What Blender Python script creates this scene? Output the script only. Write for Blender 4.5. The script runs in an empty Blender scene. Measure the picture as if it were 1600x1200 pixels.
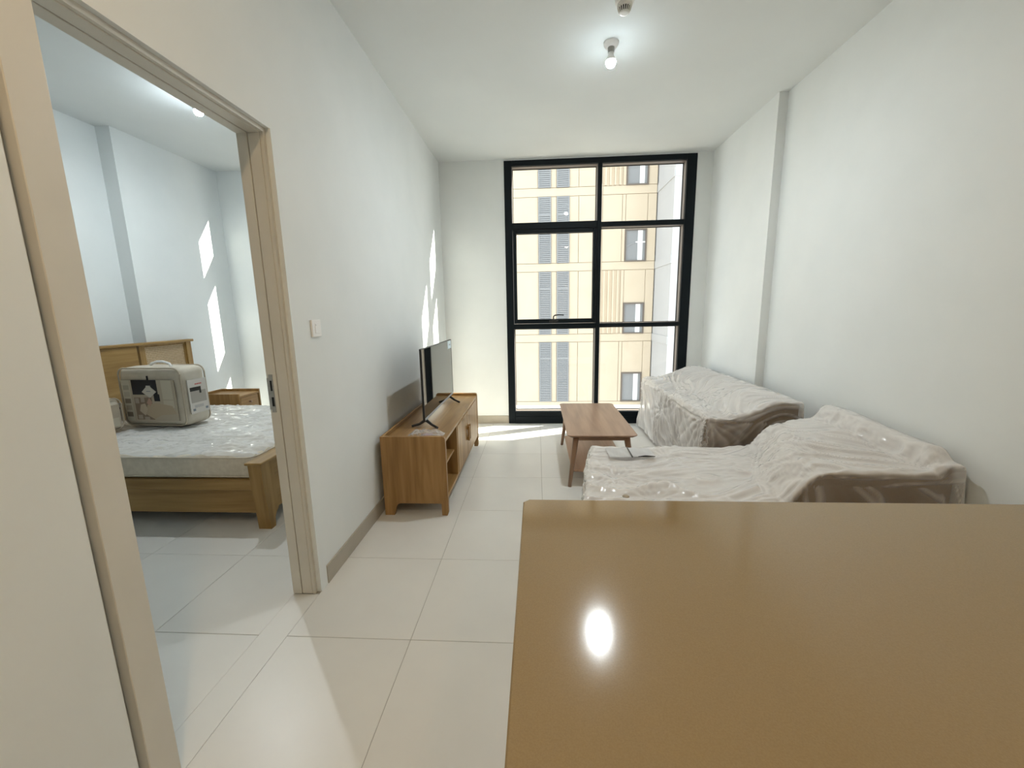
import bpy, bmesh, math, random
from mathutils import Vector, Matrix, noise
random.seed(7)
scene = bpy.context.scene
COL = scene.collection

# ------------------------------------------------------------------ camera
CAM_H = 1.44
cd = bpy.data.cameras.new('camera'); cam = bpy.data.objects.new('camera', cd); COL.objects.link(cam)
cd.sensor_fit = 'HORIZONTAL'; cd.sensor_width = 36.0; cd.lens = 640.13 * 36 / 1600
cd.clip_start = .02; cd.clip_end = 300
yaw, pitch, roll = -.0632, .1765, -.019
cy, sy, cp, sp, cr, sr = math.cos(yaw), math.sin(yaw), math.cos(pitch), math.sin(pitch), math.cos(roll), math.sin(roll)
F = Vector((sy*cp, cy*cp, -sp)); R = Vector((cy, -sy, 0)); U = R.cross(F)
R2 = R*cr + U*sr; U2 = -R*sr + U*cr
M = Matrix(((R2.x, U2.x, -F.x), (R2.y, U2.y, -F.y), (R2.z, U2.z, -F.z))).to_4x4()
M.translation = (0, 0, CAM_H)
cam.matrix_world = M
scene.camera = cam

# ------------------------------------------------------------------ world, sun, exposure
BULB_W, BED_BULB_W, KITCHEN_W = 7.0, 6.5, 4.6
SUN_DIR = Vector((1, .42, .6)).normalized()          # towards the sun
w = bpy.data.worlds.new('sky'); scene.world = w; w.use_nodes = True
wn = w.node_tree.nodes; wl = w.node_tree.links
# pale hazy daylight sky: a little bluer overhead than at the horizon
tcw = wn.new('ShaderNodeTexCoord'); sxyz = wn.new('ShaderNodeSeparateXYZ'); rw = wn.new('ShaderNodeValToRGB')
wl.new(tcw.outputs['Generated'], sxyz.inputs[0]); wl.new(sxyz.outputs['Z'], rw.inputs[0])
rw.color_ramp.elements[0].position = 0.0; rw.color_ramp.elements[0].color = (.92, .93, .95, 1)
rw.color_ramp.elements[1].position = 1.0; rw.color_ramp.elements[1].color = (.66, .80, 1.0, 1)
wl.new(rw.outputs[0], wn['Background'].inputs[0]); wn['Background'].inputs[1].default_value = .85
sd = bpy.data.lights.new('sun', 'SUN'); sun = bpy.data.objects.new('sun', sd); COL.objects.link(sun)
sd.energy = 11; sd.angle = math.radians(.5); sd.color = (1, .93, .82)
sun.rotation_euler = SUN_DIR.to_track_quat('Z', 'Y').to_euler(); sun.location = (6, 8, 9)
vs = scene.view_settings
vs.view_transform = 'Standard'; vs.look = 'None'; vs.gamma = 1; vs.use_curve_mapping = False; vs.exposure = 1.72

# ------------------------------------------------------------------ room numbers (metres)
X0, X1, X2 = -1.149, 2.015, 2.089        # left wall, right column face, right wall
D, H = 5.152, 3.18                       # window wall, ceiling
YP = 3.882                               # column return
YN = -2.6                                # wall behind the camera
WT = .135                                # partition
XB1, XB2 = -3.90, -4.04                  # bedroom headboard wall: column face, wall
YBN = .3                                 # bedroom near wall
DOOR_Y0, DOOR_Y1, DOOR_Z = .895, 1.872, 2.237
WX0, WX1, WZ = -.374, 1.833, 3.162       # living window
BX0, BX1 = -3.47, -2.44                  # bedroom window

# ------------------------------------------------------------------ materials
def mat(name, col, rough=.6, spec=.5, metal=0, **kw):
    m = bpy.data.materials.new(name); m.use_nodes = True
    b = m.node_tree.nodes['Principled BSDF']
    b.inputs['Base Color'].default_value = (*col, 1); b.inputs['Roughness'].default_value = rough
    b.inputs['Specular IOR Level'].default_value = spec; b.inputs['Metallic'].default_value = metal
    for k, v in kw.items(): b.inputs[k].default_value = v
    return m
def N(m, t): return m.node_tree.nodes.new(t)
def L(m, a, b): m.node_tree.links.new(a, b)
def coords(m, scale=(1, 1, 1), rot=(0, 0, 0)):
    tc = N(m, 'ShaderNodeTexCoord'); mp = N(m, 'ShaderNodeMapping')
    mp.inputs['Scale'].default_value = scale; mp.inputs['Rotation'].default_value = rot
    L(m, tc.outputs['Object'], mp.inputs[0]); return mp.outputs[0]
def ramp(m, fac, stops):
    r = N(m, 'ShaderNodeValToRGB')
    while len(r.color_ramp.elements) < len(stops): r.color_ramp.elements.new(.5)
    for e, (p, c) in zip(r.color_ramp.elements, stops): e.position = p; e.color = (*c, 1)
    L(m, fac, r.inputs[0]); return r.outputs[0]
def noise_mat(name, c1, c2, scale, rough, bump=0.0, spec=.5, detail=4, bump_scale=None, lo=.35, hi=.65, aniso=(1, 1, 1), dist=0.0, **kw):
    m = mat(name, c1, rough, spec, **kw); b = m.node_tree.nodes['Principled BSDF']
    co = coords(m, aniso)
    n = N(m, 'ShaderNodeTexNoise'); n.inputs['Scale'].default_value = scale; n.inputs['Detail'].default_value = detail
    n.inputs['Distortion'].default_value = dist
    L(m, co, n.inputs['Vector'])
    L(m, ramp(m, n.outputs['Fac'], [(lo, c1), (hi, c2)]), b.inputs['Base Color'])
    if bump:
        n2 = n
        if bump_scale:
            n2 = N(m, 'ShaderNodeTexNoise'); n2.inputs['Scale'].default_value = bump_scale; n2.inputs['Detail'].default_value = 3
            L(m, co, n2.inputs['Vector'])
        bp = N(m, 'ShaderNodeBump'); bp.inputs['Strength'].default_value = bump; bp.inputs['Distance'].default_value = .004
        L(m, n2.outputs['Fac'], bp.inputs['Height']); L(m, bp.outputs[0], b.inputs['Normal'])
    return m
def wood(name, dark, mid, light, axis, rough=.42):
    m = mat(name, mid, rough); b = m.node_tree.nodes['Principled BSDF']
    sc = [26, 26, 26]; sc['xyz'.index(axis)] = 1.6
    co = coords(m, sc)
    n = N(m, 'ShaderNodeTexNoise'); n.inputs['Scale'].default_value = 1.0; n.inputs['Detail'].default_value = 6; n.inputs['Distortion'].default_value = .6
    L(m, co, n.inputs['Vector'])
    sc2 = [7, 7, 7]; sc2['xyz'.index(axis)] = .8
    n2 = N(m, 'ShaderNodeTexNoise'); n2.inputs['Scale'].default_value = 1.0; n2.inputs['Detail'].default_value = 2; n2.inputs['Distortion'].default_value = 1.2
    L(m, coords(m, sc2), n2.inputs['Vector'])
    ad = N(m, 'ShaderNodeMath'); ad.operation = 'ADD'; L(m, n.outputs['Fac'], ad.inputs[0]); L(m, n2.outputs['Fac'], ad.inputs[1])
    ml = N(m, 'ShaderNodeMath'); ml.operation = 'MULTIPLY'; ml.inputs[1].default_value = .5; L(m, ad.outputs[0], ml.inputs[0])
    L(m, ramp(m, ml.outputs[0], [(.32, dark), (.5, mid), (.68, light)]), b.inputs['Base Color'])
    bp = N(m, 'ShaderNodeBump'); bp.inputs['Strength'].default_value = .08; bp.inputs['Distance'].default_value = .002
    L(m, n.outputs['Fac'], bp.inputs['Height']); L(m, bp.outputs[0], b.inputs['Normal'])
    return m
def emis(name, col, strength):
    m = bpy.data.materials.new(name); m.use_nodes = True; nt = m.node_tree; nt.nodes.remove(nt.nodes['Principled BSDF'])
    e = N(m, 'ShaderNodeEmission'); e.inputs[0].default_value = (*col, 1); e.inputs[1].default_value = strength
    L(m, e.outputs[0], nt.nodes['Material Output'].inputs[0]); return m
def schlick(m, ior):
    lw = N(m, 'ShaderNodeLayerWeight'); lw.inputs[0].default_value = .5
    pw = N(m, 'ShaderNodeMath'); pw.operation = 'POWER'; pw.inputs[1].default_value = 5; L(m, lw.outputs['Facing'], pw.inputs[0])
    r0 = ((ior-1)/(ior+1))**2
    mu = N(m, 'ShaderNodeMath'); mu.operation = 'MULTIPLY_ADD'; mu.inputs[1].default_value = 1-r0; mu.inputs[2].default_value = r0
    L(m, pw.outputs[0], mu.inputs[0]); return mu.outputs[0]
def glass(name, tint, ior=1.5, rough=0.0):
    m = bpy.data.materials.new(name); m.use_nodes = True; nt = m.node_tree; nt.nodes.remove(nt.nodes['Principled BSDF'])
    t = N(m, 'ShaderNodeBsdfTransparent'); t.inputs[0].default_value = (*tint, 1)
    g = N(m, 'ShaderNodeBsdfGlossy'); g.inputs['Roughness'].default_value = rough
    mx = N(m, 'ShaderNodeMixShader'); L(m, schlick(m, ior), mx.inputs[0]); L(m, t.outputs[0], mx.inputs[1]); L(m, g.outputs[0], mx.inputs[2])
    L(m, mx.outputs[0], nt.nodes['Material Output'].inputs[0]); return m
def film(name, col, cover, rough, spec_mix, transl=.3):
    """thin milky packing film: part see-through, part white, with a sheen"""
    m = bpy.data.materials.new(name); m.use_nodes = True; nt = m.node_tree; nt.nodes.remove(nt.nodes['Principled BSDF'])
    d = N(m, 'ShaderNodeBsdfDiffuse'); d.inputs[0].default_value = (*col, 1)
    tl = N(m, 'ShaderNodeBsdfTranslucent'); tl.inputs[0].default_value = (*col, 1)
    mx0 = N(m, 'ShaderNodeMixShader'); mx0.inputs[0].default_value = transl; L(m, d.outputs[0], mx0.inputs[1]); L(m, tl.outputs[0], mx0.inputs[2])
    t = N(m, 'ShaderNodeBsdfTransparent')
    mx1 = N(m, 'ShaderNodeMixShader'); L(m, t.outputs[0], mx1.inputs[1]); L(m, mx0.outputs[0], mx1.inputs[2])
    # clear fraction along the slant path: (1-cover)^(1/cos)
    lw = N(m, 'ShaderNodeLayerWeight'); lw.inputs[0].default_value = .5
    cs = N(m, 'ShaderNodeMath'); cs.operation = 'SUBTRACT'; cs.inputs[0].default_value = 1.08; L(m, lw.outputs['Facing'], cs.inputs[1])
    iv = N(m, 'ShaderNodeMath'); iv.operation = 'DIVIDE'; iv.inputs[0].default_value = 1.0; L(m, cs.outputs[0], iv.inputs[1])
    pw = N(m, 'ShaderNodeMath'); pw.operation = 'POWER'; L(m, iv.outputs[0], pw.inputs[1])
    if isinstance(cover, str):        # number of film layers, carried by the sheet itself
        at = N(m, 'ShaderNodeAttribute'); at.attribute_name = cover
        om = N(m, 'ShaderNodeMath'); om.operation = 'SUBTRACT'; om.inputs[0].default_value = 1.0; L(m, at.outputs['Fac'], om.inputs[1]); L(m, om.outputs[0], pw.inputs[0])
    elif isinstance(cover, tuple):    # the film lies thicker in some patches than in others
        n = N(m, 'ShaderNodeTexNoise'); n.inputs['Scale'].default_value = 5; n.inputs['Detail'].default_value = 3
        L(m, coords(m), n.inputs['Vector'])
        mr = N(m, 'ShaderNodeMapRange'); mr.inputs[1].default_value = .35; mr.inputs[2].default_value = .65
        mr.inputs[3].default_value = 1-cover[0]; mr.inputs[4].default_value = 1-cover[1]
        L(m, n.outputs['Fac'], mr.inputs[0]); L(m, mr.outputs[0], pw.inputs[0])
    else: pw.inputs[0].default_value = 1-cover
    sb = N(m, 'ShaderNodeMath'); sb.operation = 'SUBTRACT'; sb.inputs[0].default_value = 1.0; L(m, pw.outputs[0], sb.inputs[1]); L(m, sb.outputs[0], mx1.inputs[0])
    g = N(m, 'ShaderNodeBsdfGlossy'); g.inputs['Roughness'].default_value = rough
    mx2 = N(m, 'ShaderNodeMixShader'); L(m, schlick(m, spec_mix), mx2.inputs[0]); L(m, mx1.outputs[0], mx2.inputs[1]); L(m, g.outputs[0], mx2.inputs[2])
    L(m, mx2.outputs[0], nt.nodes['Material Output'].inputs[0]); return m

MT = {}
MT['wall'] = noise_mat('wall_paint', (.785, .815, .81), (.81, .838, .832), 3, .85, bump=.03, bump_scale=180, spec=.2)
MT['ceiling'] = noise_mat('ceiling_paint', (.78, .81, .81), (.80, .83, .83), 2, .9, bump=.02, bump_scale=150, spec=.2)
MT['tile'] = noise_mat('floor_porcelain', (.71, .70, .665), (.75, .74, .70), 2.2, .33, spec=.5, detail=6)
MT['grout'] = noise_mat('grout', (.36, .345, .31), (.40, .38, .345), 40, .9)
MT['skirt'] = noise_mat('skirting_tile', (.40, .365, .30), (.45, .41, .34), 6, .45)
MT['door_paint'] = noise_mat('door_frame_paint', (.66, .635, .57), (.69, .665, .60), 5, .5)
MT['steel'] = noise_mat('brushed_steel', (.42, .38, .34), (.50, .46, .41), 60, .38, metal=1)
MT['black'] = mat('black_aluminium', (.003, .007, .010), .5, .18)
MT['reveal'] = mat('taupe_aluminium_lit', (.20, .17, .15), .45)  # taupe finish, lightened to carry daylight reaching the reveals from outside
MT['gasket'] = mat('black_gasket', (.006, .006, .006), .7)
MT['glass'] = glass('window_glass', (.96, .985, .98), 1.45)
MT['white_plastic'] = mat('white_plastic', (.88, .88, .87), .35)
MT['grey_plastic'] = mat('grey_plastic', (.42, .44, .44), .45)
MT['dark_plastic'] = mat('dark_plastic', (.012, .012, .013), .4)
MT['rubber'] = mat('grey_rubber', (.05, .05, .055), .8)
oak = ((.21, .11, .032), (.33, .185, .062), (.43, .26, .10))
for a in 'xyz': MT['oak_' + a] = wood('oak_' + a, *oak, a)
boak = ((.22, .12, .03), (.33, .195, .058), (.42, .27, .095))
for a in 'xyz': MT['boak_' + a] = wood('bed_oak_' + a, *boak, a)
wal = ((.25, .145, .09), (.33, .20, .13), (.40, .255, .175))
for a in 'xyz': MT['wal_' + a] = wood('walnut_' + a, *wal, a, .32)
MT['wal_lit'] = wood('shelf_walnut_lit', (.40, .24, .15), (.50, .31, .20), (.58, .37, .25), 'y', .38)  # walnut made paler and pinker, window light on the shelf put into its colour
MT['screen'] = mat('tv_screen_glass', (.006, .007, .008), .03, .9)
MT['counter'] = noise_mat('quartz_counter', (.29, .21, .105), (.32, .235, .12), 420, .11, spec=.65, detail=2, lo=.3, hi=.7)
MT['counter_body'] = noise_mat('cabinet_laminate', (.42, .36, .28), (.45, .39, .31), 12, .5)
MT['upholstery'] = noise_mat('brown_upholstery', (.15, .09, .035), (.20, .12, .055), 160, .95, bump=.3, spec=.2)
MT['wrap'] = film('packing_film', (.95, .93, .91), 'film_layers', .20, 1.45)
MT['bed_film'] = film('mattress_film', (.94, .95, .96), .42, .11, 1.45)
MT['mattress'] = noise_mat('mattress_ticking', (.62, .56, .46), (.70, .64, .53), 30, .85, bump=.15)
MT['clear'] = film('clear_pouch_film', (.9, .9, .92), .22, .12, 1.45)
MT['rattan'] = noise_mat('rattan_cane', (.60, .45, .27), (.70, .55, .36), 60, .6)
MT['rattan_back'] = mat('rattan_backing', (.25, .16, .09), .8)
MT['bag'] = noise_mat('bag_vinyl', (.58, .52, .42), (.66, .60, .50), 9, .38, bump=.2, bump_scale=25)
MT['piping'] = mat('bag_piping', (.50, .43, .33), .5)
MT['facade'] = noise_mat('cream_render', (.58, .48, .35), (.60, .50, .37), 1.2, .9, spec=.1)
MT['facade_joint'] = mat('facade_joint', (.52, .425, .30), .9)
MT['facade_white'] = noise_mat('pale_render', (.50, .49, .475), (.52, .51, .495), 1.0, .9, spec=.1)
MT['louvre'] = mat('grey_louvre', (.27, .27, .265), .5)
MT['louvre_dark'] = mat('louvre_backing', (.12, .13, .14), .8)
MT['far_frame'] = mat('bronze_window_frame', (.14, .11, .085), .5)
MT['far_glass'] = mat('far_window_glass', (.24, .24, .235), .15, .4)
MT['reflection_white'] = mat('white_reflection_bar', (.85, .84, .80), .9)  # white for the reflections painted on far panes; one glazing bar shares it
MT['sill_stone'] = mat('white_sill', (.85, .86, .86), .7)
MT['ground'] = noise_mat('street_paving', (.42, .38, .32), (.50, .46, .40), .3, .9)
def flat(name, c, r=.6):
    if name not in MT: MT[name] = mat(name, c, r)
    return MT[name]

# ------------------------------------------------------------------ mesh helpers
class MB:
    def __init__(s): s.bm = bmesh.new()
    def box(s, a, b, bev=0, seg=2):
        a, b = Vector(a), Vector(b)
        r = bmesh.ops.create_cube(s.bm, size=1)
        for v in r['verts']: v.co = Vector(((a.x+b.x)/2 + v.co.x*(b.x-a.x), (a.y+b.y)/2 + v.co.y*(b.y-a.y), (a.z+b.z)/2 + v.co.z*(b.z-a.z)))
        if bev:
            es = list({e for v in r['verts'] for e in v.link_edges})
            bmesh.ops.bevel(s.bm, geom=es, offset=bev, segments=seg, profile=.5, affect='EDGES')
        return s
    def tube(s, pts, r, n=10, cap=True):
        pts = [Vector(p) for p in pts]; rings = []
        rr = r if isinstance(r, (list, tuple)) else [r]*len(pts)
        prev = None
        for i, p in enumerate(pts):
            t = (pts[min(i+1, len(pts)-1)] - pts[max(i-1, 0)]).normalized()
            u = prev - t*prev.dot(t) if prev else t.cross(Vector((0, 0, 1)) if abs(t.z) < .9 else Vector((1, 0, 0)))
            u.normalize(); prev = u; v = t.cross(u)
            rings.append([s.bm.verts.new(p + (u*math.cos(2*math.pi*k/n) + v*math.sin(2*math.pi*k/n))*rr[i]) for k in range(n)])
        for a, b in zip(rings, rings[1:]):
            for k in range(n): s.bm.faces.new((a[k], a[(k+1) % n], b[(k+1) % n], b[k]))
        if cap: s.bm.faces.new(rings[0][::-1]); s.bm.faces.new(rings[-1])
        return s
    def lathe(s, prof, c, n=28, axis='z', sign=1):
        c = Vector(c); rings = []
        for r, h in prof:
            ring = []
            for k in range(n):
                a = 2*math.pi*k/n; q = (r*math.cos(a), r*math.sin(a), h*sign)
                if axis == 'x': q = (q[2], q[0], q[1])
                elif axis == 'y': q = (q[0], q[2], q[1])
                ring.append(s.bm.verts.new(c + Vector(q)))
            rings.append(ring)
        for a, b in zip(rings, rings[1:]):
            for k in range(n): s.bm.faces.new((a[k], a[(k+1) % n], b[(k+1) % n], b[k]))
        s.bm.faces.new(rings[0][::-1]); s.bm.faces.new(rings[-1])
        return s
    def prism(s, poly, axis, a, b):
        """extrude a 2-D polygon along an axis from a to b"""
        def P(p, t):
            return {'x': (t, p[0], p[1]), 'y': (p[0], t, p[1]), 'z': (p[0], p[1], t)}[axis]
        A = [s.bm.verts.new(P(p, a)) for p in poly]; B = [s.bm.verts.new(P(p, b)) for p in poly]
        n = len(poly)
        s.bm.faces.new(A); s.bm.faces.new(B[::-1])
        for k in range(n): s.bm.faces.new((A[k], B[k], B[(k+1) % n], A[(k+1) % n]))
        return s
    def build(s, name, m, parent=None, smooth=False):
        bmesh.ops.recalc_face_normals(s.bm, faces=s.bm.faces)
        me = bpy.data.meshes.new(name); s.bm.to_mesh(me); s.bm.free()
        if smooth: me.polygons.foreach_set('use_smooth', [True]*len(me.polygons))
        return link(name, me, m, parent)
def link(name, me, m, parent=None):
    o = bpy.data.objects.new(name, me); COL.objects.link(o)
    if m is not None and not me.materials: me.materials.append(MT[m] if isinstance(m, str) else m)
    if parent:
        o.parent = parent
        # parts are modelled in world space, so cancel the parent's own offset
        root = parent; off = Matrix.Identity(4); chain = []
        while root: chain.append(root); root = root.parent
        for c in reversed(chain): off = off @ c.matrix_parent_inverse @ c.matrix_basis
        o.matrix_parent_inverse = off.inverted()
    return o
def box(name, a, b, m, parent=None, bev=0, seg=2): return MB().box(a, b, bev, seg).build(name, m, parent)
def tag(o, label, cat, group=None, kind=None):
    o['label'] = label; o['category'] = cat
    if group: o['group'] = group
    if kind: o['kind'] = kind
    return o
def thing(name, label, cat, loc=(0, 0, 0), group=None, kind=None):
    o = bpy.data.objects.new(name, None); COL.objects.link(o); o.location = loc; o.empty_display_size = .1
    return tag(o, label, cat, group, kind)
def rrect(x0, x1, y0, y1, r, n=6):
    pts = []
    for cx, cyy, a0 in ((x1-r, y1-r, 0), (x0+r, y1-r, 90), (x0+r, y0+r, 180), (x1-r, y0+r, 270)):
        for k in range(n+1):
            a = math.radians(a0 + 90*k/n); pts.append((cx + r*math.cos(a), cyy + r*math.sin(a)))
    return pts

# ================================================================== the setting
fl = box('floor', (XB2-.1, YN, -.12), (X2+.1, D+.2, -.0025), 'grout')
tag(fl, 'pale beige square porcelain floor tiles with thin joints', 'floor', kind='structure')
TS = .606
def tiles(x0, x1, y0, y1):
    i0 = math.floor((x0-.03)/TS); j0 = math.floor((y0-1.572)/TS)
    cache = {}
    for i in range(i0, math.ceil((x1-.03)/TS)):
        for j in range(j0, math.ceil((y1-1.572)/TS)):
            a = (max(x0, .03+i*TS+.0012), max(y0, 1.572+j*TS+.0012)); b = (min(x1, .03+(i+1)*TS-.0012), min(y1, 1.572+(j+1)*TS-.0012))
            if b[0]-a[0] < .01 or b[1]-a[1] < .01: continue
            wx, wy = b[0]-a[0], b[1]-a[1]; key = (round(wx, 3), round(wy, 3))
            if key not in cache:
                q = MB().box((0, 0, -.008), (wx, wy, 0), .0012, 1); me = bpy.data.meshes.new('floor_tile'); q.bm.to_mesh(me); q.bm.free(); cache[key] = me
            o = link('floor_tile', cache[key], 'tile', fl); o.location = (a[0], a[1], 0)
tiles(X0, X2, YN, D-.002)
tiles(XB2, X0-WT, YBN, D-.002)
box('threshold_tile', (X0-WT+.001, DOOR_Y0+.12, -.008), (X0-.001, DOOR_Y1-.02, -.0002), 'tile', fl)

tag(box('ceiling', (XB2-.1, YN-.1, H), (X2+.1, D+.2, H+.12), 'ceiling'), 'flat white painted plaster ceiling over both rooms', 'ceiling', kind='structure')

m = MB()
m.box((X0-WT, YN, 0), (X0, DOOR_Y0, H)); m.box((X0-WT, DOOR_Y1, 0), (X0, D, H)); m.box((X0-WT, DOOR_Y0, DOOR_Z), (X0, DOOR_Y1, H))
m.box((X0-.01, DOOR_Y1-.0008, 0), (X0+.004, 1.938, DOOR_Z))                    # slightly proud plaster strip beside the door
wall_left = tag(m.build('wall_left', 'wall'), 'white painted partition wall with the bedroom doorway', 'wall', kind='structure')
m = MB(); m.box((X2, YN, 0), (X2+.1, D, H)); m.box((X1, YP, 0), (X2+.05, D, H))
tag(m.build('wall_right', 'wall'), 'white painted wall behind the sofas with a shallow column by the window', 'wall', kind='structure')
m = MB()
for a, b in ((XB2-.1, BX0), (BX1, WX0), (WX1, X2+.1)): m.box((a, D, 0), (b, D+.16, H))
m.box((BX0, D, WZ), (BX1, D+.16, H)); m.box((WX0, D, WZ), (WX1, D+.16, H))
tag(m.build('wall_far', 'wall'), 'white painted outer wall around the tall black window', 'wall', kind='structure')
tag(box('wall_near', (X0-WT, YN-.1, 0), (X2+.1, YN, H), 'wall'), 'white painted wall at the kitchen end of the room', 'wall', kind='structure')
m = MB(); m.box((XB2-.1, YBN, 0), (XB2, D, H)); m.box((XB2-.05, YP, 0), (XB1, D, H))
tag(m.build('wall_bedroom_head', 'wall'), 'white bedroom wall with a shallow column behind the headboard', 'wall', kind='structure')
tag(box('wall_bedroom_near', (XB2-.1, YBN-.1, 0), (X0-WT, YBN, H), 'wall'), 'white bedroom wall opposite the bedroom window', 'wall', kind='structure')

def skirting(name, a, b, label): tag(box(name, a, b, 'skirt', None, .0015, 1), label, 'baseboard', kind='structure')
skirting('baseboard_left', (X0, 1.9385, 0), (X0+.009, D, .104), 'beige tile skirting along the wall behind the television console')
skirting('baseboard_far', (X0+.009, D-.009, 0), (WX0-.002, D, .104), 'beige tile skirting between the corner and the black window')
skirting('baseboard_far_right', (WX1+.002, D-.009, 0), (X1-.009, D, .104), 'beige tile skirting at the sofa side of the window')
skirting('baseboard_right', (X2-.009, YN, 0), (X2, YP, .104), 'beige tile skirting along the wall behind the sofas')
skirting('baseboard_column', (X1-.009, YP, 0), (X1, D-.009, .104), 'beige tile skirting around the column by the window')

# ------------------------------------------------------------------ door frame
dr = thing('door_1', 'cream painted door frame of the open bedroom doorway', 'door frame', (X0-.07, 1.4, 0), kind='structure')
zt = DOOR_Z
xf = X0-.020; xb = X0-WT-.002; xs = X0-.088
# far jamb: thin front bead, two-piece lining with a slit
box('jamb_bead', (xf-.014, DOOR_Y1-.018, 0), (xf, DOOR_Y1, zt-.0185), 'door_paint', dr)
box('jamb', (xs+.0015, DOOR_Y1-.022, 0.004), (xf-.0145, DOOR_Y1, zt-.0225), 'door_paint', dr, .0015, 1)
fj = box('jamb', (xb, DOOR_Y1-.0235, 0.004), (xs-.0015, DOOR_Y1, zt-.0225), 'door_paint', dr, .0015, 1)
# head
box('head_bead', (xf-.014, DOOR_Y0+.031, zt-.018), (xf, DOOR_Y1, zt), 'door_paint', dr)
box('head_lining', (xs+.0015, DOOR_Y0+.12, zt-.022), (xf-.0145, DOOR_Y1, zt), 'door_paint', dr, .0015, 1)
box('head_lining', (xb, DOOR_Y0+.12, zt-.0235), (xs-.0015, DOOR_Y1, zt), 'door_paint', dr, .0015, 1)
# near jamb: wide flat face set off from the wall by a shadow groove
box('jamb', (xb, DOOR_Y0+.031, 0), (X0-.003, DOOR_Y0+.119, zt-.0005), 'door_paint', dr, .002, 1)
box('jamb_groove', (X0-.09, DOOR_Y0, 0), (X0-.036, DOOR_Y0+.030, zt), 'door_paint', dr)
# strike plate
st = MB(); yj = DOOR_Y1-.0235
st.box((xs-.038, yj-.002, .98), (xs-.018, yj+.001, 1.165)); st.box((xs-.048, yj-.0018, .995), (xs-.030, yj+.001, 1.148))
stp = st.build('strike_plate', 'steel', dr); stp['label'] = 'brushed steel strike plate'
box('latch_hole', (xs-.034, yj-.0024, 1.085), (xs-.024, yj, 1.135), 'gasket', stp)
box('bolt_hole', (xs-.034, yj-.0024, 1.01), (xs-.022, yj, 1.055), 'gasket', stp)
for zz in (.99, 1.156): MB().lathe([(.0035, 0), (.0035, .0008)], (xs-.027, yj-.002, zz), 10, 'y', -1).build('screw', 'steel', stp)

# ------------------------------------------------------------------ windows
GY = D + .115                                                        # glass plane
def fixed_pane(win, x0, x1, z0, z1):
    """taupe glazing reveal, black gasket and the pane behind it"""
    m = MB(); t = .012
    m.box((x0-.02, D+.02, z1), (x1+.02, GY+.02, z1+t)); m.box((x0-.02, D+.02, z0-t), (x1+.02, GY+.02, z0))
    m.box((x0-t, D+.02, z0), (x0, GY+.02, z1)); m.box((x1, D+.02, z0), (x1+t, GY+.02, z1))
    m.build('glazing_reveal', 'reveal', win)
    p = box('pane', (x0, GY-.003, z0), (x1, GY+.003, z1), 'glass', win)
    m = MB(); g = .007
    m.box((x0, GY-.012, z0), (x0+g, GY-.0035, z1)); m.box((x1-g, GY-.012, z0), (x1, GY-.0035, z1))
    m.box((x0+g, GY-.012, z0), (x1-g, GY-.0035, z0+g)); m.box((x0+g, GY-.012, z1-g), (x1-g, GY-.0035, z1))
    m.build('gasket', 'gasket', p)
    return p
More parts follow.
